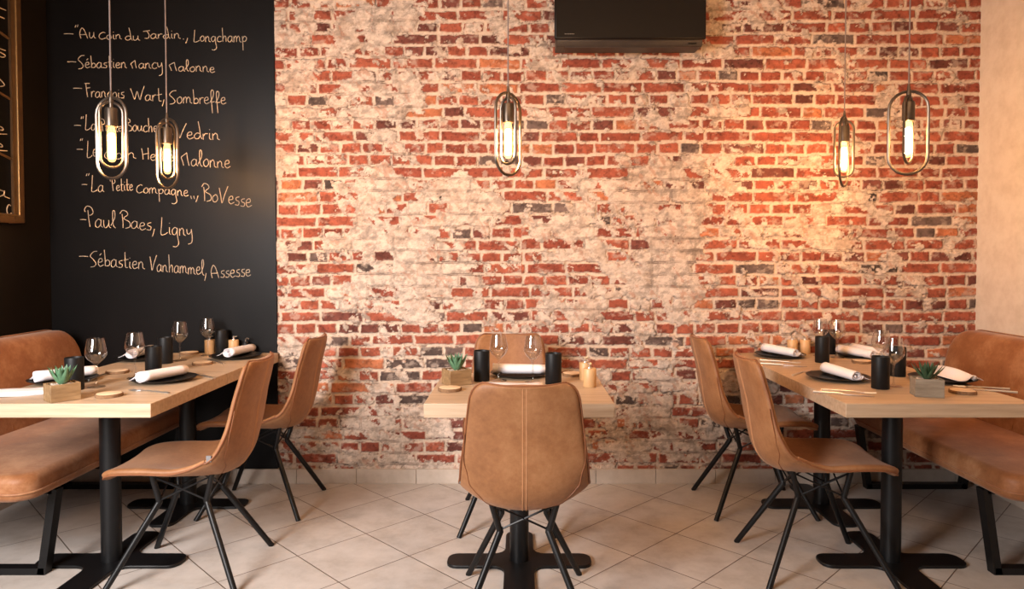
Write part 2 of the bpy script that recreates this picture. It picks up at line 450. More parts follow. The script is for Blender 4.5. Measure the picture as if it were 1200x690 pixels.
# ------------------------------------------------------------------ handwriting
G = {
'a': (.95, [[(.72, .85), (.42, 1), (.1, .62), (.14, .12), (.42, .02), (.7, .4), (.74, .95)], [(.74, .95), (.74, .25), (.95, .02)]]),
'b': (.9, [[(.1, 2.3), (.2, 1), (.22, .05)], [(.22, .55), (.5, .9), (.8, .6), (.7, .1), (.22, .05)]]),
'c': (.8, [[(.75, .9), (.45, 1), (.12, .6), (.2, .1), (.5, .0), (.8, .15)]]),
'd': (1., [[(.75, .75), (.4, .85), (.1, .45), (.25, .05), (.6, .1), (.8, .5)], [(.55, 2.5), (.72, 1.4), (.82, .4), (1, .0)]]),
'e': (.8, [[(.12, .5), (.6, .62), (.55, 1), (.22, .9), (.1, .4), (.35, .0), (.8, .2)]]),
'f': (.75, [[(.1, .25), (.5, 1.2), (.55, 2), (.3, 2.2), (.2, 1.6), (.3, .2), (.42, -1.5)], [(.2, .2), (.7, .35)]]),
'g': (.95, [[(.72, .85), (.42, 1), (.1, .62), (.2, .12), (.5, .1), (.72, .6), (.74, .95)], [(.74, .95), (.8, -.1), (.95, -1.1), (.6, -1.5), (.2, -1.45)]]),
'h': (.95, [[(.12, 2.4), (.2, 1), (.22, .0)], [(.22, .5), (.5, 1), (.7, .8), (.75, .0)]]),
'i': (.45, [[(.2, .95), (.2, .2), (.4, .02)], [(.18, 1.45), (.22, 1.5)]]),
'l': (.6, [[(.0, .3), (.45, 1.3), (.42, 2.1), (.22, 2.1), (.2, 1.2), (.3, .3), (.55, .0)]]),
'm': (1.35, [[(.1, .95), (.12, .0)], [(.12, .6), (.35, 1), (.52, .8), (.54, .05)], [(.54, .6), (.8, 1), (1.02, .7), (1.05, .2), (1.3, .0)]]),
'n': (.95, [[(.1, .95), (.12, .0)], [(.12, .6), (.4, 1), (.62, .75), (.66, .2), (.9, .0)]]),
'o': (.85, [[(.45, 1), (.12, .65), (.18, .12), (.5, .02), (.75, .4), (.62, .92), (.4, 1)]]),
'p': (.95, [[(.12, 1), (.2, .0), (.25, -1.3)], [(.18, .6), (.45, 1), (.8, .75), (.62, .2), (.22, .2)]]),
'r': (.65, [[(.1, .95), (.14, .0)], [(.14, .55), (.35, .95), (.62, .95)]]),
's': (.7, [[(.62, 1), (.25, .9), (.25, .6), (.6, .4), (.5, .0), (.1, .05)]]),
't': (.7, [[(.25, 2.1), (.3, .8), (.35, .1), (.65, .05)], [(.1, 1.0), (.7, 1.15)]]),
'u': (.95, [[(.1, .95), (.14, .2), (.4, .02), (.68, .5), (.7, .95)], [(.7, .95), (.74, .2), (.95, .0)]]),
'y': (.9, [[(.1, .95), (.18, .35), (.42, .25), (.66, .6), (.7, .95)], [(.7, .95), (.82, -.2), (.75, -1.0), (.3, -1.25)]]),
'\u00e9': (.8, [[(.12, .5), (.6, .62), (.55, 1), (.22, .9), (.1, .4), (.35, .0), (.8, .2)], [(.3, 1.4), (.5, 1.65)]]),
'\u00e7': (.8, [[(.75, .9), (.45, 1), (.12, .6), (.2, .1), (.5, .0), (.45, -.3), (.6, -.5), (.2, -.6)]]),
'A': (1.3, [[(.2, .0), (.05, 1.0), (.3, 1.9), (.6, 1.7), (.9, .9), (1.15, .0)], [(.12, .7), (1., .75)]]),
'B': (1.3, [[(.3, 1.7), (.4, .8), (.42, -.05)], [(.05, 1.75), (.35, 2.15), (.8, 2.0), (.95, 1.6), (.5, 1.15), (1.15, .7), (1.2, .1), (.7, -.1)]]),
'C': (1.1, [[(1, 1.35), (.7, 1.5), (.25, 1.1), (.15, .4), (.5, .0), (1.05, .25)]]),
'F': (1.0, [[(.0, 2.3), (.8, 2.3)], [(.2, 2.3), (.35, 1.0), (.5, .0)], [(.3, 1.5), (.9, 1.6)]]),
'H': (1.2, [[(.1, 1.9), (.25, .9), (.3, .0)], [(.95, 2.0), (.98, .9), (1.0, .0)], [(.2, .85), (1.05, 1.05)]]),
'J': (1.0, [[(.1, 1.6), (.95, 1.8)], [(.55, 1.7), (.85, .9), (.75, .1), (.3, .05)]]),
'L': (1.1, [[(.3, 2.2), (.25, 1.1), (.2, .0), (.7, .0), (1.05, .25)]]),
'M': (1.25, [[(.35, .0), (.2, .6), (.05, 1.1), (.35, 1.4), (.75, 1.7)], [(.75, 1.7), (.85, .9), (1.05, .0)]]),
'N': (1.15, [[(.3, .0), (.2, .5), (.05, .9), (.35, 1.3), (.65, 1.6)], [(.65, 1.6), (.72, .9), (.85, .1)]]),
'P': (1.2, [[(.4, 2.0), (.5, 1.0), (.65, .0)], [(.1, 1.8), (.0, 2.1), (.3, 2.5), (.8, 2.3), (1.0, 1.7), (.7, 1.4), (.55, 1.4)]]),
'S': (1.15, [[(1.1, 2.1), (.6, 2.0), (.2, 1.4), (.6, .9), (.95, .3), (.7, -.1), (.25, -.2)]]),
'V': (1.2, [[(.1, 1.9), (.3, .9), (.45, .0), (.75, .9), (1.2, 2.1)]]),
'W': (2.0, [[(.1, 1.7), (.4, .8), (.65, .05), (.85, .8), (1.0, 1.25), (1.2, .5), (1.4, .0), (1.6, .9), (1.95, 2.1)]]),
',': (.5, [[(.3, .3), (.2, -.2), (.05, -.7)]]),
'.': (.4, [[(.15, .05), (.25, .0)]]),
'-': (1.2, [[(.0, .5), (.6, .52), (1.2, .48)]]),
'"': (.7, [[(.15, 2.2), (.0, 1.8)], [(.5, 2.25), (.35, 1.85)]]),
'_': (.7, [[(.15, .2), (.25, -.3)], [(.5, .2), (.6, -.3)]]),
}
def scribble(mb, text, x0, x1, y0, y1, h, place, r, rnd):
    tot = sum(G[c][0] for c in text); k = (x1-x0)/tot; x = x0
    for ch in text:
        w, strokes = G[ch]
        yb = y0+(y1-y0)*(x-x0)/max(1e-6, x1-x0)+rnd.uniform(-.06, .06)*h
        sc = h*rnd.uniform(.92, 1.08)
        for st in strokes:
            pts = catmull([(x+px*k, yb-py*sc, 0) for px, py in st], 5) if len(st) > 2 else [Vector((x+px*k, yb-py*sc, 0)) for px, py in st]
            mb.tube([place(p.x, p.y) for p in pts], r, 5)
        x += w*k
LINES = [
 [('-', 75, 86, 45, 44, 10), ('"', 88, 93, 45, 45, 7), ('Au', 93, 112, 45, 45, 6.8), ('Coin', 115, 143, 46, 45.5, 5.6), ('du', 146, 164, 47, 47.5, 5.5), ('Jardin', 167, 212, 45, 45, 5.6), ('.,', 213, 222, 46, 47, 6), ('Longchamp', 226, 290, 48.5, 49.5, 6.6)],
 [('-', 79, 89, 76, 76, 8), ('S\u00e9bastien', 90, 149, 79, 80, 6.4), ('Nancy', 153, 191, 80, 80, 6.4), ('Malonne', 198, 252, 83, 85, 6.2)],
 [('-', 86, 96, 108, 108, 9), ('Fran\u00e7ois', 99, 146, 113.5, 115, 6.8), ('Wart,', 152, 194, 117, 119, 7.4), ('Sombreffe', 197, 265, 121, 122, 7.4)],
 [('-', 87, 95, 151, 151, 8), ('"', 95, 99, 151, 151, 7), ('La', 99, 113, 152, 153, 8), ('Petite', 117, 143, 154, 154, 6), ('Boucherie_', 146, 203, 153, 156, 7), ('Vedrin', 206, 258, 162, 164, 7.6)],
 [('-', 90, 97, 179, 179, 8), ('"', 94, 98, 177, 177, 7), ('Le', 101, 114, 184, 182, 9), ('Coin', 121, 160, 186, 186, 6.5), ('Herb\u00e9', 165, 204, 187, 190, 7), ('Malonne', 212, 270, 194, 197, 8.4)],
 [('-', 96, 102, 220, 220, 7), ('"', 101, 106, 219, 219, 7), ('La', 106, 122, 224, 225, 8.5), ('Petite', 129, 156, 224, 223, 6.6), ('Compagne', 159, 221, 226, 230, 6.6), ('_,', 222, 234, 231, 232, 7), ('BoVesse', 236, 295, 235, 243, 9)],
 [('-', 94, 101, 261, 261, 7), ('Paul', 99, 136, 266, 267, 9.2), ('Baes,', 140, 183, 267, 271, 9.2), ('Ligny', 187, 226, 275, 276, 8.6)],
 [('-', 93, 103, 304, 305, 8), ('S\u00e9bastien', 104, 170, 311, 316, 8.6), ('Vanhammel,', 175, 243, 317, 323, 8.4), ('Assesse', 247, 294, 326, 323, 8)],
]
BY = 3.936
b_ = MB(); b_.box(XL+.002, XB-.002, BY, YW+.002, .085, CEIL-.005)
cbd = b_.build('chalkboard', 'chalk_paint', smooth=False)
tag(cbd, 'tall black chalkboard panel with eight handwritten lines beside the brick wall', 'chalkboard')
rnd = random.Random(3)
for ln in LINES:
    mb = MB()
    for (t, x0, x1, y0, y1, h) in ln:
        if t in ('"', '.,', '_,'): pass
        scribble(mb, t, x0, x1, y0, y1, h, lambda px, py: at_y(px, py, BY-.0012), .0021, rnd)
        mb.build('chalk_word', 'chalk', cbd)['label'] = 'cream chalk handwriting'; mb = MB()

# --- framed board on the left wall -----------------------------------------
def wallboard():
    r = empty('framed_blackboard', (XL, 3.2, 2.15), 0, 'framed blackboard with chalk scraps and gilt edge on the dark left wall', 'blackboard')
    X0 = XL
    def P(y, z, d): return (d, y-3.2, z-2.15)
    y0, y1, z0, z1 = 2.55, 3.70, 1.475, 2.85
    b = MB(); b.box(.004, .014, y0-3.2+.03, y1-3.2-.03, z0-2.15+.03, z1-2.15-.03); b.build('board', 'chalk_paint', r, smooth=False)
    b = MB()
    w = .075
    b.box(.002, .032, y1-w-3.2, y1-3.2, z0-2.15, z1-2.15); b.box(.002, .032, y0-3.2, y0+w-3.2, z0-2.15, z1-2.15)
    b.box(.002, .032, y0+w-3.2, y1-w-3.2, z0-2.15, z0+w*.6-2.15); b.box(.002, .032, y0+w-3.2, y1-w-3.2, z1-w-2.15, z1-2.15)
    b.build('frame', 'board_frame', r, bevel=.006)
    b = MB(); q = w*.62
    b.tube([P(y1-q, z0+q*.8, .034), P(y1-q, z1-q, .034), P(y0+q, z1-q, .034), P(y0+q, z0+q*.8, .034)], .0045, 8, closed=True)
    b.build('bead', 'gilt', r)['label'] = 'thin gilt bead'
    for zb in (2.425, 2.115, 1.805):
        b = MB(); pts = [P(y1-w-.002-(y1-y0-2*w)*t, zb+.07*math.sin(math.pi*t), .018) for t in [i/14 for i in range(15)]]
        b.tube(pts, .007, 8); b.build('divider', 'board_frame', r)
    b = MB(); rn = random.Random(5)
    # scraps of words that end at the frame: (text, y from, y to, z, height)
    for (t, ya, yb_, z, h) in (('fout', 2.9, 3.61, 2.515, .042), ('Jadis', 2.9, 3.615, 2.315, .042), ('EtRo', 2.9, 3.61, 2.16, .045) if False else ('FaRo', 2.9, 3.61, 2.16, .045), ('salade', 2.9, 3.60, 1.92, .035), ('tarte', 2.9, 3.60, 1.835, .035), ('ala', 3.2, 3.61, 1.60, .04), ('c', 3.585, 3.62, 1.515, .05)):
        tt = ''.join(c if c in G else 'r' for c in t)
        scribble(b, tt, ya, yb_, -z, -z, h, lambda px, py: Vector(P(px, -py, .0155)), .0026, rn)
        b.build('chalk_word', 'chalk', r); b = MB()
wallboard()

# ------------------------------------------------------------------ air conditioner
def aircon():
    x0 = at_y(649.5, 46, 3.76).x; x1 = at_y(826.5, 46, 3.76).x
    zb = at_y(700, 46.5, 3.755).z
    r = empty('air_conditioner', ((x0+x1)/2, YW-.012, zb), 0, 'black wall air conditioning unit high on the brick wall', 'air conditioner')
    w = (x1-x0)/2
    b = MB(); b.prism([(0, -.018), (-.160, -.030), (-.180, 0), (-.180, .24), (-.13, .275), (0, .275)], -w+.012, w-.012, lambda a, c, x: (x, a, c)); b.build('housing', 'ac_grey', r, bevel=.006)
    b = MB(); b.box(-w, w, -.200, -.178, -.0, .27); b.build('front_panel', 'ac_dark', r, bevel=.008)
    b = MB(); b.box(-w+.06, w-.16, -.158, -.06, -.034, -.022, ); b.build('louver', 'ac_grey', r, bevel=.002)
    b = MB(); b.box(w-.09, w-.045, -.1735, -.166, -.020, -.013); b.build('sensor_window', 'ac_dark', r, smooth=False)
    b = MB()
    for k in range(6): b.box(-w+.055+k*.009, -w+.055+k*.009+.006, -.2013, -.199, .024, .0275)
    b.build('logo', 'logo_grey', r, smooth=False)
aircon()

# ------------------------------------------------------------------ tables
TF, TDP, TW = 2.572, .680, .712
def make_table(loc, label, group=None):
    r = empty('dining_table', loc, 0, label, 'table', group)
    b = MB(); b.box(-TW/2, TW/2, -TDP/2+.001, TDP/2-.001, .697, .75); b.build('table_top', 'oak', r, bevel=.002)
    b = MB(); b.lathe([(.040, .014), (.040, .692)], 28); b.build('column', 'black_metal', r)
    b = MB()
    hw, ln, rr, fi = .062, .305, .045, .05
    poly = []
    for q in range(4):
        a = q*math.pi/2; c_, s_ = math.cos(a), math.sin(a)
        pts = []
        for i in range(5):   # fillet into the arm
            t = math.radians(180+90-90*i/4+90); pts.append((hw+fi+fi*math.cos(math.radians(180+90*(i/4))), -(hw+fi)+fi*math.sin(math.radians(180-90*i/4))))
        pts = [(hw+fi-fi*math.sin(math.radians(90*i/4+0))if False else hw+fi-fi*math.cos(math.radians(90*i/4)), -(hw+fi)+fi*math.sin(math.radians(90*i/4))) for i in range(5)]
        pts += [(ln-rr+rr*math.sin(math.radians(90*i/4)), -hw+rr-rr*math.cos(math.radians(90*i/4))) for i in range(5)]
        pts += [(ln-rr+rr*math.cos(math.radians(90*i/4)), hw-rr+rr*math.sin(math.radians(90*i/4))) for i in range(5)]
        poly += [(c_*x-s_*y, s_*x+c_*y) for x, y in pts]
    b.prism(poly, 0, .014); b.build('base', 'black_metal', r, bevel=.003)
    b = MB(); b.box(-.17, .17, -.17, .17, .690, .697); b.box(-.2, .2, -.02, .02, .680, .692); b.build('mounting_plate', 'black_metal', r, smooth=False)
    return r
TXL, TXC, TXR = -1.737, -.007, 1.5685
t0 = make_table((TXC, TF+TDP/2, 0), 'small square oak table alone in the centre in front of the brick wall')
dup(t0, (TXL, TF+TDP/2, 0), 0, 'oak table on the left nearer the viewer with pale front edge')
dup(t0, (TXL, TF+TDP*1.5, 0), 0, 'oak table on the left pushed against the chalkboard')
dup(t0, (TXR, TF+TDP/2, 0), 0, 'oak table on the right nearer the viewer with grey succulent pot')
dup(t0, (TXR, TF+TDP*1.5, 0), 0, 'oak table on the right pushed against the brick wall')

# ------------------------------------------------------------------ chairs
PROF = catmull([(.265, .428, 0), (.245, .447, 0), (.19, .459, 0), (.08, .457, 0), (-.03, .435, 0), (-.115, .427, 0), (-.185, .443, 0), (-.226, .500, 0), (-.245, .59, 0), (-.262, .70, 0), (-.287, .80, 0), (-.300, .855, 0), (-.306, .880, 0)], 4)
def chair_surface():
    n = len(PROF); ls = [0]
    for i in range(1, n): ls.append(ls[-1]+(PROF[i]-PROF[i-1]).length)
    T = ls[-1]
    keyw = [(0, .150), (.015, .178), (.05, .200), (.10, .210), (.25, .222), (.42, .225), (.55, .224), (.68, .214), (.80, .197), (.90, .186), (.945, .180), (.975, .170), (.99, .157), (1, .134)]
    def wid(s):
        for (a, wa), (b, wb) in zip(keyw, keyw[1:]):
            if s <= b: t = (s-a)/(b-a); return wa+(wb-wa)*t
        return keyw[-1][1]
    g = []; m = 12
    for i in range(n):
        s = ls[i]/T; w = wid(s)
        tv = (PROF[min(i+1, n-1)]-PROF[max(i-1, 0)]).normalized(); nv = Vector((-tv.y, tv.x, 0))  # normal in (y,z)
        if nv.dot(Vector((.6, .8, 0))) < 0: nv = -nv
        cup = .012+.076*math.exp(-((s-.49)/.17)**2)+.018*max(0, min(1, (s-.55)/.3))
        row = []
        for j in range(m+1):
            u = -1+2*j/m
            p = PROF[i]+nv*(cup*abs(u)**2.3)
            z = p.y
            if s > .80: z += (-.006*(abs(u)**1.7))*((s-.8)/.2)
            row.append(Vector((u*w, p.x, z)))
        g.append(row)
    return g
GS = chair_surface()
def make_chair(loc, rz, label):
    r = empty('dining_chair', loc, rz, label, 'chair')
    b = MB(); b.grid(GS); sh = b.build('seat_shell', 'chair_leather', r, sharp=180)
    so = sh.modifiers.new('thick', 'SOLIDIFY'); so.thickness = .030; so.offset = 0; so.use_even_offset = False
    sb = sh.modifiers.new('sub', 'SUBSURF'); sb.levels = 1; sb.render_levels = 2
    n = len(GS); m = len(GS[0])-1
    # outward normals of the shell (to the back / underside)
    def nrm(i, j):
        a = GS[min(i+1, n-1)][j]-GS[max(i-1, 0)][j]; c = GS[i][min(j+1, m)]-GS[i][max(j-1, 0)]
        q = a.cross(c).normalized()
        return q if q.dot(Vector((0, -.7, -.7))) > 0 else -q
    b = MB()
    off = .007
    ring = [(i, 0) for i in range(1, n)]+[(n-1, j) for j in range(1, m)]+[(i, m) for i in range(n-1, 0, -1)]+[(0, j) for j in range(m-1, 0, -1)]
    pts = []
    for (i, j) in ring:
        p = GS[i][j]+nrm(i, j)*off; c = GS[i][m//2]
        pts.append(p)
    b.tube(catmull(pts, 2, True), .0034, 6, closed=True); b.build('piping', 'piping_leather', r)
    b = MB()
    for dx in (-.0065, .0065):
        b.tube([GS[i][m//2]+nrm(i, m//2)*.0148+Vector((dx, 0, 0)) for i in range(16, n-1)], .0013, 5)
    b.build('back_seam', 'thread', r)
    for sgn in (0, 1):      # curved panel seam at each lower corner of the back
        pth = []
        for t in range(13):
            q = t/12; i = int(round(n*.73-(n*.73-n*.42)*q)); j = (q**1.5)*3.9
            j0 = int(j); fj = j-j0; jj = (j0, j0+1)
            a = [GS[i][m-k if sgn else k]+nrm(i, m-k if sgn else k)*.0148 for k in jj]
            pth.append(a[0]*(1-fj)+a[1]*fj)
        b = MB(); b.tube(catmull(pth, 3), .0017, 5); b.build('corner_seam', 'piping_leather', r)
    b = MB()
    # stitch line across the seat
    b.tube([GS[18][j]-nrm(18, j)*.0152 for j in range(1, m)], .0012, 5)
    b.build('seat_stitching', 'thread', r)
    for sx in (-1, 1):
        for sy in (-1, 1):
            b = MB()
            b.tube([(sx*.118, sy*.118-.01, .442), (sx*.088, sy*.092, .318)], .0115, 10)
            b.tube([(sx*.088, sy*.092, .330), (sx*.086, sy*.092, .318), (sx*.225, sy*.25, .004)], [.0115, .0128, .0118], 10)
            b.tube([(sx*.225, sy*.25, .005), (sx*.2266, sy*.2518, 0)], .0118, 10)
            b.build('leg', 'black_metal', r)
    b = MB()
    tops = {(sx, sy): Vector((sx*.112, sy*.112-.01, .425)) for sx in (-1, 1) for sy in (-1, 1)}
    kn = {(sx, sy): Vector((sx*.088, sy*.092, .322)) for sx in (-1, 1) for sy in (-1, 1)}
    for a, c in (((-1, -1), (1, -1)), ((-1, 1), (1, 1)), ((-1, -1), (-1, 1)), ((1, -1), (1, 1))):
        b.tube([tops[a], kn[c]], .0038, 6); b.tube([tops[c], kn[a]], .0038, 6)
    b.build('wire_brace', 'black_metal', r)
    b = MB(); b.box(-.10, .10, -.09, .10, .424, .436); b.build('mounting_plate', 'black_metal', r, smooth=False)
    # little woven tag on the side edge
    b = MB(); e = GS[28][0]; b.box(e.x-.004, e.x+.0015, e.y-.006, e.y+.012, e.z-.012, e.z+.012); tg = b.build('label_tag', 'tag_cloth', r, smooth=False); tg['label'] = 'small grey cloth tag'
    return r
c0 = make_chair((.012, 2.547, 0), 0, 'tan leather chair in the centre with its back to the viewer')
dup(c0, (-.06, 3.42, 0), math.pi, 'tan leather chair behind the centre table facing the viewer', ('label_tag',))
dup(c0, (-1.36, 2.845, 0), math.pi/2+.05, 'tan leather chair on the left nearest the viewer with grey edge tag')
dup(c0, (-1.345, 3.60, 0), math.pi/2, 'tan leather chair on the left in front of chalkboard edge', ('label_tag',))
dup(c0, (1.225, 2.89, 0), -math.pi/2-.03, 'tan leather chair on the right nearest the viewer', ('label_tag',))
dup(c0, (1.21, 3.60, 0), -math.pi/2, 'tan leather chair on the right nearest the brick wall', ('label_tag',))

# ------------------------------------------------------------------ benches
def make_bench(sg, label):
    # sg=-1: against the left wall, +1: right wall.  local x runs from the wall (0) into the room
    wallx = XL if sg < 0 else XR
    xf = (-1.872 if sg < 0 else 1.862); depth = abs(xf-wallx)
    yc = (2.61+3.905)/2; ln = (3.905-2.61)/2
    r = empty('bench', (wallx, yc, 0), 0, label, 'bench')
    d = -sg
    def soft(poly, z0, z1, rad, fn, puff=0):
        b = MB(); n = 5; rings = []
        cx = sum(p[0] for p in poly)/len(poly); cy = sum(p[1] for p in poly)/len(poly)
        def inset(t): return [(p[0]-(1 if p[0] > cx else -1)*min(t, abs(p[0]-cx)*.9), p[1]-(1 if p[1] > cy else -1)*min(t, abs(p[1]-cy)*.9)) for p in poly]
        prof = [(rad-rad*math.sin(math.radians(90*i/n)), z0+rad-rad*math.cos(math.radians(90*i/n))) for i in range(n+1)]
        prof += [(rad-rad*math.cos(math.radians(90*i/n)), z1-rad+rad*math.sin(math.radians(90*i/n))) for i in range(n+1)]
        g = []
        for (ins, z) in prof: g.append([Vector(fn(x, y, z)) for x, y in inset(ins)]+[Vector(fn(*inset(ins)[0], z))])
        b.grid(g)
        for k, (ins, z) in ((0, prof[0]), (1, prof[-1])):
            pl = inset(ins); c = Vector(fn(cx, cy, z+(puff if k else 0)))
            mid = [((x-cx)*.6+cx, (y-cy)*.6+cy) for x, y in pl]
            g2 = [[Vector(fn(x, y, z)) for x, y in pl+pl[:1]], [Vector(fn(x, y, z+(puff*.8 if k else 0))) for x, y in mid+mid[:1]], [c]*(len(pl)+1)]
            b.grid(g2)
        return b
    # seat
    poly = rrect(.10, depth, -ln, ln, .075, 8)
    b = soft(poly, .355, .462, .032, lambda x, y, z: (d*x, y, z), .012)
    b.build('seat_cushion', 'bench_leather', r, sharp=60)
    b = MB(); b.tube([(d*x, y, .392) for x, y in rrect(.098, depth+.002, -ln-.002, ln+.002, .076, 8)], .004, 6, closed=True)
    b.build('piping', 'bench_leather', r)
    # backrest: outline in (y, height), thickness along x, leaning to the wall
    poly = rrect(-ln, ln, .40, .895, .13, 8)
    def lean(y, z, t): return (d*(t+.045+.20*(.895-z)), y, z)
    b = soft(poly, .0, .135, .05, lean, .014)
    b.build('backrest', 'bench_leather', r, sharp=60)
    b = MB(); b.tube([lean(y, z, .030) for y, z in rrect(-ln-.001, ln+.001, .40, .896, .13, 8)], .0035, 6, closed=True)
    b.build('piping', 'bench_leather', r)
    b = MB()
    for yy in (-.43, 0, .43):
        b = MB(); b.tube([lean(yy, .48+.04*i, .1365+.006*(1-abs(yy)/.5)) for i in range(8)], .0016, 5); b.build('stitching', 'piping_leather', r)
    for yy in (2.815-yc, 3.86-yc):
        b = MB(); w, h = .022, .03
        xo, xi = .115, depth-.085
        def bar(p, q, ww):
            p = Vector(p); q = Vector(q); t = (q-p).normalized(); u = Vector((0, 1, 0)); v = t.cross(u)
            vs = [p+u*a*w+v*c*ww for a in (-1, 1) for c in (-1, 1)]+[q+u*a*w+v*c*ww for a in (-1, 1) for c in (-1, 1)]
            b.add(vs, [(0, 1, 3, 2), (4, 6, 7, 5), (0, 4, 5, 1), (2, 3, 7, 6), (0, 2, 6, 4), (1, 5, 7, 3)])
        bar((d*xo, yy, 0), (d*(xo-.055), yy, .354), .016); bar((d*xi, yy, 0), (d*(xi+.055), yy, .354), .016)
        b.box(min(d*xo, d*xi)-.012, max(d*xo, d*xi)+.012, yy-w, yy+w, 0, .028)
        b.box(min(d*(xo-.05), d*(xi+.05)), max(d*(xo-.05), d*(xi+.05)), yy-w, yy+w, .334, .358)
        b.build('leg_frame', 'black_metal', r, smooth=False)
    return r
make_bench(-1, 'brown leather bench with black sled legs along the dark left wall')
make_bench(1, 'brown leather bench with black sled legs along the plaster right wall')

# ------------------------------------------------------------------ pendants
def stadium(w, h, n=10):
    r = w/2; return [(r*math.cos(math.radians(180*i/n)), h-r+r*math.sin(math.radians(180*i/n))) for i in range(n+1)]+[(-r*math.cos(math.radians(180*i/n)), r-r*math.sin(math.radians(180*i/n))) for i in range(n+1)]
def make_pendant(loc, rz, twist, label):
    # origin: bottom of the outer ring
    r = empty('pendant_lamp', loc, rz, label, 'pendant lamp')
    top = CEIL-loc[2]
    b = MB(); b.tube([(x, 0, z+.0065) for x, z in stadium(.142, .335)], .0062, 8, closed=True); b.build('outer_ring', 'bronze', r)
    b = MB(); b.tube([(0, x, z+.052) for x, z in stadium(.084, .270)], .0058, 8, closed=True); b.build('inner_ring', 'bronze', r).rotation_euler = (0, 0, twist)
    b = MB(); b.lathe([(.0, .342), (.009, .340), (.010, .320), (.0075, .318), (.0075, .300), (.022, .298), (.024, .292), (.024, .222), (.021, .219), (0, .219)], 20)
    b.lathe([(.0, .372), (.004, .37), (.0085, .340), (0, .338)], 14); b.build('socket', 'bronze', r)
    b = MB(); b.lathe([(0, .221), (.0125, .219), (.0165, .198), (.0175, .18), (.0175, .100), (.015, .084), (.009, .076), (0, .074)], 20); bl = b.build('bulb', 'bulb_glass', r)
    bl['label'] = 'glowing tubular glass bulb'
    b = MB(); b.lathe([(0, .196), (.0095, .192), (.0125, .180), (.0125, .100), (.008, .090), (0, .088)], 12); b.build('filament', 'filament', bl)
    return_top = top
    b = MB(); b.tube([(0, 0, .368), (0, 0, top-.02)], .0030, 8); b.build('cord', 'cord_fabric', r)
    b = MB(); b.lathe([(0, top-.028), (.012, top-.026), (.045, top-.02), (.05, top), (0, top)], 24); b.build('ceiling_rose', 'bronze', r)
    return r
D_ = math.radians
for px, py, y, rz, tw, lab in (
    (131.5, 211, 2.90, D_(-11), D_(-45), 'pendant lamp hanging over the left front table, larger of the left pair'),
    (196.5, 222, 3.38, D_(-23), 0, 'pendant lamp hanging further back left over the chalkboard table'),
    (595.5, 207, 2.86, D_(46), 0, 'single pendant lamp hanging in the centre over the small table'),
    (1063.5, 206, 2.83, D_(-20), D_(-30), 'pendant lamp hanging over the right front table, wide ring facing the viewer'),
    (988.5, 220, 3.38, D_(50), D_(12), 'pendant lamp hanging further back right, narrow ring seen near the bricks')):
    p = at_y(px, py, y); make_pendant((p.x, p.y, p.z), rz, tw, lab)

# ------------------------------------------------------------------ tableware
ZT = .75
RAD = {'plate': .14, 'roll': .14, 'cyl': .037, 'glass': .044, 'coaster': .05, 'mill': .029, 'shaker': .03}
def P(px, py, r=0): p = at_z(px, py, ZT); y = min(p.y, 3.930-r); return (p.x*y/p.y, y, ZT+.0003)
REG = {}
def place(kind, maker, px, py, rz, label, dz=0):
    loc = P(px, py, RAD.get(kind, 0)); loc = (loc[0], loc[1], loc[2]+dz)
    if kind in REG: return dup(REG[kind], loc, rz, label)
    r = maker(loc, rz, label); REG[kind] = r; return r
def mk_glass(loc, rz, label):
    b = MB(); b.lathe([(0, 0), (.034, 0), (.035, .0012), (.030, .003), (.010, .006), (.0042, .012), (.0036, .03), (.0036, .085), (.006, .094), (.016, .104), (.031, .118), (.0405, .134), (.0415, .142), (.0395, .160), (.035, .183), (.0315, .205), (.0307, .205), (.0342, .183), (.0387, .160), (.0405, .142), (.0395, .135), (.030, .120), (.015, .107), (0, .101)], 36)
    o = b.build('wine_glass', 'clear_glass', sharp=70); o.location = loc; return tag(o, label, 'wine glass')
def mk_cyl(loc, rz, label):
    b = MB(); b.lathe([(0, 0), (.0335, 0), (.035, .002), (.035, .132), (.0342, .134), (.0325, .134), (.0315, .132), (.0315, .112), (0, .112)], 36)
    o = b.build('cylinder_vase', 'black_matte', sharp=50); o.location = loc; return tag(o, label, 'vase')
def mk_plate(loc, rz, label):
    b = MB(); b.lathe([(0, 0), (.085, 0), (.092, .003), (.125, .0125), (.1335, .0155), (.1345, .017), (.133, .0178), (.124, .0155), (.092, .0065), (.085, .005), (0, .005)], 48)
    o = b.build('plate', 'plate_black', sharp=60); o.location = loc; return tag(o, label, 'plate')
def mk_roll(loc, rz, label):
    # cloth rolled up, its coil showing at both ends, a flap lying beside
    b = MB(); n = 44; g = []
    L2 = .118
    for k in range(9):
        x = -L2+2*L2*k/8; tp = 1-.12*(k/8); row = []
        for i in range(n+1):
            a = 2*math.pi*2.6*i/n; rr = (.0065+.0215*i/n)*tp
            row.append(Vector((x+.004*math.sin(i*.6)*(1 if k in (0, 8) else 0), rr*1.12*math.cos(a+math.pi*.8), (.0258*tp)+rr*.90*math.sin(a+math.pi*.8))))
        for t in range(1, 5): 
            e = row[-1]; row.append(Vector((x, e.y+(.0085 if e.y > 0 else -.0085), max(.0022, e.z*.72))))
        g.append(row)
    b.grid(g); o = b.build('rolled_napkin', 'napkin_white', sharp=180)
    m_ = o.modifiers.new('cloth', 'SOLIDIFY'); m_.thickness = .0022
    o.location = loc; o.rotation_euler = (0, 0, rz); return tag(o, label, 'napkin')
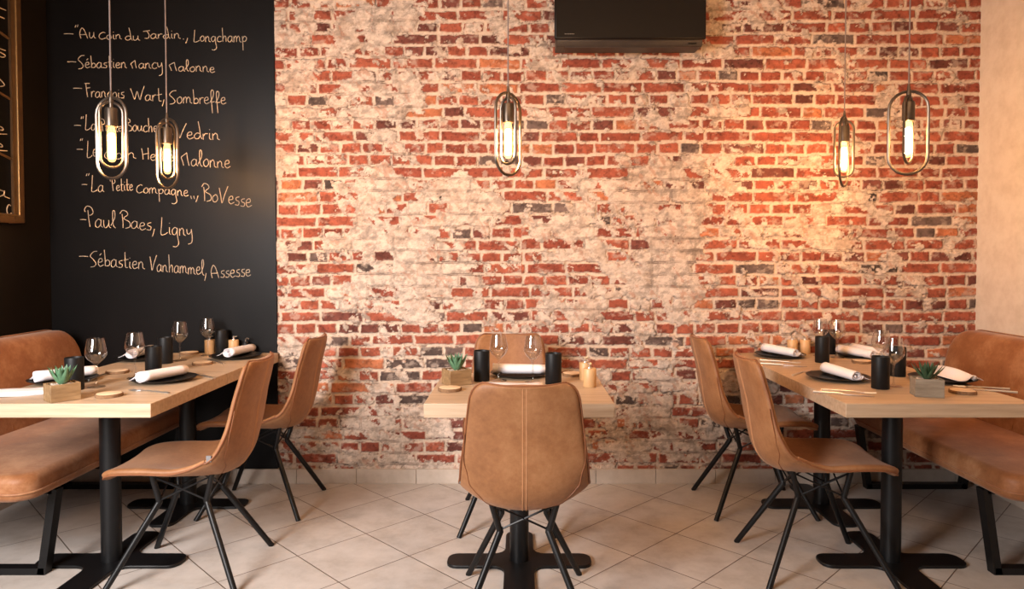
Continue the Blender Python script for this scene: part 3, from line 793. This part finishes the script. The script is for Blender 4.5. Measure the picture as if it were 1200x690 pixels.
def mk_fold(loc, rz, label):
    b = MB()
    for k in range(4):
        g = []
        for i in range(9):
            for_row = []
            for j in range(7):
                x = -.115+.23*i/8+.003*math.sin(j*2.1+k); y = -.058+.116*j/6+.002*math.sin(i*1.3+k*2)
                for_row.append(Vector((x, y+.003*k, .0012+.0042*k+.0016*math.sin(i*.9+j*.6+k))))
            g.append(for_row)
        b.grid(g)
    b.tube([(-.115+.23*i/8, -.056+.002*math.sin(i), .0085) for i in range(9)], .0066, 8)
    o = b.build('folded_napkin', 'napkin_white', sharp=180); m_ = o.modifiers.new('cloth', 'SOLIDIFY'); m_.thickness = .0026
    o.location = loc; o.rotation_euler = (0, 0, rz); return tag(o, label, 'napkin')
def mk_coaster(loc, rz, label):
    r = empty('coaster', loc, rz, label, 'coaster'); rn = random.Random(2)
    wb = [.03*math.sin(j*.55)+.015*math.sin(j*1.7)+rn.uniform(-.006, .006) for j in range(36)]; wb = [w*(1 if j < 30 else (36-j)/6)+(wb[0]*(0 if j < 30 else (j-30)/6)) for j, w in enumerate(wb)]
    b = MB(); b.lathe([(0, 0), (.0455, 0), (.0455, .0125), (.044, .013), (0, .013)], 36, wob=wb); b.build('wood_slice', 'slice_wood', r, sharp=50)
    b = MB(); b.lathe([(.0452, .0002), (.0485, .0005), (.0490, .0065), (.0482, .0122), (.0452, .0128)], 36, wob=wb); b.build('bark', 'bark', r, sharp=60)['label'] = 'dark bark rim'
    return r
def mk_mill(loc, rz, label):
    r = empty('pepper_mill', loc, rz, label, 'mill')
    b = MB(); b.lathe([(0, 0), (.0265, 0), (.0275, .0015), (.0275, .076), (.026, .078), (0, .078)], 30); b.build('body', 'mill_wood', r, sharp=50)
    b = MB(); b.lathe([(0, .077), (.009, .078), (.008, .082), (.004, .084), (.004, .090), (.0075, .092), (.0085, .096), (.006, .100), (0, .101)], 16)
    b.tube([(0, 0, .095), (.018, 0, .097)], .0025, 6); b.build('knob', 'steel', r)['label'] = 'steel grinder knob'
    return r
def mk_fork(loc, rz, label):
    b = MB()
    b.tube([(-.10, 0, .0030), (-.04, 0, .0042), (.02, 0, .005), (.045, 0, .004)], [.0048, .0036, .0024, .003], 8)
    b.add([(.043, -.004, .003), (.043, .004, .003), (.060, .012, .0022), (.060, -.012, .0022), (.043, -.004, .0048), (.043, .004, .0048), (.060, .012, .004), (.060, -.012, .004)], [(0, 1, 2, 3), (4, 7, 6, 5), (0, 4, 5, 1), (1, 5, 6, 2), (2, 6, 7, 3), (3, 7, 4, 0)])
    for k in range(4): b.tube([(.058, -.0102+.0068*k, .0032), (.080, -.0102+.0068*k, .0028), (.102, -.0095+.0063*k, .0050)], [.0018, .0016, .0010], 6)
    o = b.build('fork', 'steel'); o.location = loc; o.rotation_euler = (0, 0, rz); return tag(o, label, 'fork')
def mk_knife(loc, rz, label):
    b = MB(); b.tube([(-.11, 0, .0035), (-.06, 0, .0042), (.0, 0, .0042)], [.0050, .0046, .0036], 8)
    pl = [(0, -.004), (.03, -.0085), (.09, -.0085), (.112, -.001), (.105, .005), (0, .005)]
    b.prism(pl, .0022, .0040)
    o = b.build('knife', 'steel'); o.location = loc; o.rotation_euler = (0, 0, rz); return tag(o, label, 'knife')
def mk_plant(kind):
    def f(loc, rz, label):
        r = empty('potted_succulent', loc, rz, label, 'potted plant'); grey = kind == 'grey'
        w, d, h = (.050, .044, .066) if not grey else (.051, .040, .070)
        b = MB(); t = .006
        b.box(-w, w, -d, -d+t, 0, h); b.box(-w, w, d-t, d, 0, h); b.box(-w, -w+t, -d+t, d-t, 0, h); b.box(w-t, w, -d+t, d-t, 0, h); b.box(-w+t, w-t, -d+t, d-t, 0, .012)
        b.build('pot', 'pot_wood_grey' if grey else 'pot_wood', r, bevel=.001)
        rn = random.Random(9); b = MB(); b.box(-w+t, w-t, -d+t, d-t, .012, h-.008)
        for k in range(46):
            x = rn.uniform(-w+.012, w-.012); y = rn.uniform(-d+.012, d-.012); q = rn.uniform(.004, .0065)
            b.lathe([(0, -q*.7), (q*.8, -q*.35), (q, 0), (q*.7, q*.5), (0, q*.7)], 7, (x, y, h-.006))
        b.build('gravel', 'gravel', r, sharp=30)
        b = MB(); nl = 26 if grey else 22
        for k in range(nl):
            lv = k/nl; az = k*2.39996; ln = (.066-.014*lv)*(1.2 if grey else 1.12); el = math.radians((30 if grey else 44)+(56 if grey else 42)*lv)
            ca, sa = math.cos(az), math.sin(az); g = []
            wid0 = (.0085 if grey else .0125)*(1-.3*lv)
            for i in range(8):
                s = i/7; rad = .005+ln*s*math.cos(el)*(1-.10*s); zz = ln*s*math.sin(el)+.018*s*s*(1-lv)
                wd = wid0*(math.sin(math.pi*min(1, .25+.75*s))**.8 if s < 1 else 0)*(1.05 if s < .4 else 1)
                if i == 7: wd = .0003
                row = []
                for (q, up) in ((-1, .35), (-.5, .05), (0, -.10), (.5, .05), (1, .35), (.5, -.35), (0, -.6), (-.5, -.35), (-1, .35)):
                    row.append(Vector((rad*ca-q*wd*sa-up*wd*.6*math.sin(el)*ca, rad*sa+q*wd*ca-up*wd*.6*math.sin(el)*sa, h-.006+zz+up*wd*.7*math.cos(el))))
                g.append(row)
            b.grid(g)
        b.build('leaves', 'leaf_dark' if grey else 'leaf_green', r, sharp=60)
        return r
    return f
def ang(p0, p1):
    a, b = at_z(*p0, ZT), at_z(*p1, ZT); return math.atan2(b.y-a.y, b.x-a.x)

# plates and napkins --------------------------------------------------------
PD = .0003
def setting(px, py, lab_plate): place('plate', mk_plate, px, py, 0, lab_plate)
setting(74, 447, 'black plate on the left table by the bench, behind the small succulent')
setting(192, 446, 'black plate on the left table in front of the nearest left chair')
setting(276, 419, 'black plate at the far corner of the left table beside the chalkboard')
setting(167, 421, 'black plate at the far bench side of the left table')
setting(982, 444, 'black plate on the right table in front of the nearest right chair')
setting(1104, 446, 'black plate on the right table behind the grey succulent pot')
setting(914, 415, 'black plate at the far left corner of the right table')
setting(1009, 415, 'black plate at the far bench side of the right table')
setting(609, 440, 'black plate on the far side of the centre table')
setting(604, 462, 'black plate on the near side of the centre table, mostly hidden by chair')
NZ = .0092
def roll(p0, p1, lab, key='roll'):
    m_ = ((p0[0]+p1[0])/2, (p0[1]+p1[1])/2); return place('roll', mk_roll, *m_, ang(p0, p1), lab, NZ+.003)
roll((160, 453), (222, 440), 'rolled white napkin on the plate before the nearest left chair')
roll((44, 451), (112, 442), 'rolled white napkin on the bench side plate behind the small succulent')
roll((258, 423), (305, 411), 'rolled white napkin on the far left plate beside the chalkboard')
roll((150, 424), (182, 414), 'white napkin on the far bench side plate of the left table')
roll((961, 437.5), (1009, 451.5), 'rolled white napkin on the plate before the nearest right chair')
roll((891, 410), (937, 418), 'rolled white napkin on the far left plate of the right table')
roll((986, 416.5), (1020, 422.5), 'white napkin roll at the front of the far bench side plate on right')
roll((998, 407), (1036, 414), 'white napkin roll at the back of the far bench side plate on right')
roll((573, 441), (644, 441), 'white rolled napkin on the far plate of the centre table')
def mk_loose(loc, rz, label):
    b = MB(); g = []
    for k in range(13):
        x = -.13+.26*k/12; tp = .55+.45*math.sin(math.pi*(.18+.75*k/12)); row = []
        for i in range(19):
            u = i/18
            yy = -.055+.11*u; z = .004+.036*tp*math.exp(-((u-.42-.10*k/12)/.20)**2)+.014*tp*math.exp(-((u-.85)/.10)**2)
            row.append(Vector((x+.010*math.sin(u*5), yy*(.75+.4*tp), z)))
        g.append(row)
    b.grid(g); b.tube([(-.12+.25*k/12, .012, .016) for k in range(13)], [.013+.004*math.sin(k*.5) for k in range(13)], 10)
    o = b.build('loose_napkin', 'napkin_white', sharp=180); m_ = o.modifiers.new('cloth', 'SOLIDIFY'); m_.thickness = .0024
    o.location = loc; o.rotation_euler = (0, 0, rz); return tag(o, label, 'napkin')
place('loose', mk_loose, 1118, 444, ang((1090, 434), (1150, 452)), 'loosely folded white napkin behind the grey succulent pot on right table', .0105)
place('fold', mk_fold, 604, 459, 0, 'flat folded white napkin behind the top of the centre chair', .0125)
place('fold', mk_fold, 26, 461.5, ang((4, 463), (52, 460)), 'flat folded white napkin at the left front edge of the left table')
# black cylinders -----------------------------------------------------------
for px, py, lab in (
    (87.5, 456.5, 'black cylinder vase directly behind the small succulent on left table'),
    (180, 439.5, 'black cylinder vase behind the plate of the nearest left chair'),
    (194, 425.5, 'black cylinder vase at the middle seam of the left table'),
    (260, 412.5, 'black cylinder vase between wooden mills at far end of left table'),
    (1031.5, 455, 'black cylinder vase nearest the viewer on the right table'),
    (1051.5, 440.5, 'black cylinder vase half hidden behind a wine glass on right table'),
    (963.3, 424.5, 'black cylinder vase in the middle of the far right table'),
    (971.5, 411, 'black cylinder vase mostly hidden behind another at far right table'),
    (564.5, 446, 'black cylinder vase on the left of the centre table'),
    (648.5, 450, 'black cylinder vase on the right of the centre table')):
    place('cyl', mk_cyl, px, py, 0, lab)
# glasses -------------------------------------------------------------------
for px, py, lab in (
    (113, 453.5, 'wine glass nearest the viewer on the left table beside the coaster'),
    (158.5, 443, 'wine glass second from the front on the left table'),
    (211, 422.5, 'wine glass at the far left table, right of the seam cylinder'),
    (243.5, 416.5, 'wine glass at the far end of left table beside wooden mill'),
    (1047, 452.5, 'wine glass in front on the right table beside grey succulent'),
    (1032, 437.5, 'wine glass behind the front black cylinder on the right table'),
    (961, 417, 'wine glass behind the middle cylinder of the far right table'),
    (981, 419, 'wine glass right of the middle cylinder at far right table'),
    (584.5, 446, 'left wine glass on the centre table'),
    (624.5, 448, 'right wine glass on the centre table')):
    place('glass', mk_glass, px, py, 0, lab)
# coasters ------------------------------------------------------------------
for px, py, rz, lab in (
    (127.5, 464.5, .3, 'round wood slice coaster at the front of the left table'),
    (138, 437, 1.1, 'wood slice coaster beside the bench plate on left table'),
    (237, 427, 2.0, 'wood slice coaster at the far left table beside the chair'),
    (222, 410.5, .8, 'wood slice coaster at the far bench side of left table'),
    (1128, 460.5, 2.7, 'wood slice coaster right of the grey succulent pot'),
    (1010, 425, 1.6, 'wood slice coaster on the far right table before the bench plate'),
    (527, 457.5, .1, 'wood slice coaster at the left front of the centre table'),
    (671, 440, 1.9, 'wood slice coaster behind the mills on the centre table')):
    place('coaster', mk_coaster, px, py, rz, lab)
# mills ---------------------------------------------------------------------
for px, py, rz, lab in (
    (691, 453, 2.0, 'wooden pepper mill in front on the right of the centre table'),
    (686, 445, .5, 'wooden salt mill behind the other mill on centre table'),
    (246, 412.5, .9, 'wooden mill left of the cylinder at far end of left table'),
    (274, 411.5, .3, 'wooden mill right of the cylinder at far end of left table'),
    (928.5, 408.5, 1.2, 'left of two wooden mills at the brick wall on right table'),
    (943.5, 408.5, 2.2, 'right of two wooden mills at the brick wall on right table')):
    place('mill', mk_mill, px, py, rz, lab)
def mk_shaker(loc, rz, label):
    r = empty('oil_bottle', loc, rz, label, 'bottle')
    b = MB(); b.lathe([(0, 0), (.0175, 0), (.018, .002), (.018, .058), (.012, .068), (0, .069)], 24); b.build('body', 'black_matte', r)
    b = MB(); b.tube(catmull([(0, 0, .066), (0, 0, .080), (-.012, 0, .088), (-.026, 0, .086)], 4), .0035, 8); b.build('spout', 'steel', r)['label'] = 'steel spout'
    return r
place('shaker', mk_shaker, 288, 411, 2.6, 'small black bottle with steel spout against the chalkboard')
# succulents ----------------------------------------------------------------
place('plant_a', mk_plant('wood'), 73, 468.5, math.radians(50), 'green succulent in a square brown wooden pot on the left table')
place('plant_b', mk_plant('wood'), 535, 450, math.radians(31), 'dark green succulent in wooden pot on the centre table')
place('plant_c', mk_plant('grey'), 1086, 463.5, math.radians(-15), 'spiky succulent in a grey wooden box on the right table')
# cutlery -------------------------------------------------------------------
def cut(kind, p0, p1, lab):
    m_ = ((p0[0]+p1[0])/2, (p0[1]+p1[1])/2); place(kind, mk_fork if kind == 'fork' else mk_knife, *m_, ang(p0, p1), lab)
cut('fork', (206, 462), (145, 457), 'steel fork in front of the plate of the nearest left chair')
cut('knife', (251, 444), (224, 438), 'steel knife behind the plate of the nearest left chair')
cut('fork', (103, 447), (128, 437), 'steel fork beside the bench side plate on left table')
cut('fork', (265, 428), (242, 421), 'steel fork beside the far plate next to the chalkboard')
cut('fork', (966, 457.5), (1022, 461.5), 'steel fork in front of the plate of the nearest right chair')
cut('knife', (962, 460.5), (1014, 464.5), 'steel knife in front of the plate of the nearest right chair')
cut('knife', (930, 440), (950, 434), 'steel knife behind the plate of the nearest right chair')
cut('fork', (898, 423), (930, 425.5), 'steel fork in front of the far left plate on right table')
cut('knife', (900, 427), (936, 429.5), 'steel knife in front of the far left plate on right table')
cut('fork', (1172, 456), (1128, 453.5), 'steel fork behind the coaster of the grey succulent')
cut('knife', (1174, 459.5), (1134, 456.5), 'steel knife beside the fork behind the right coaster')
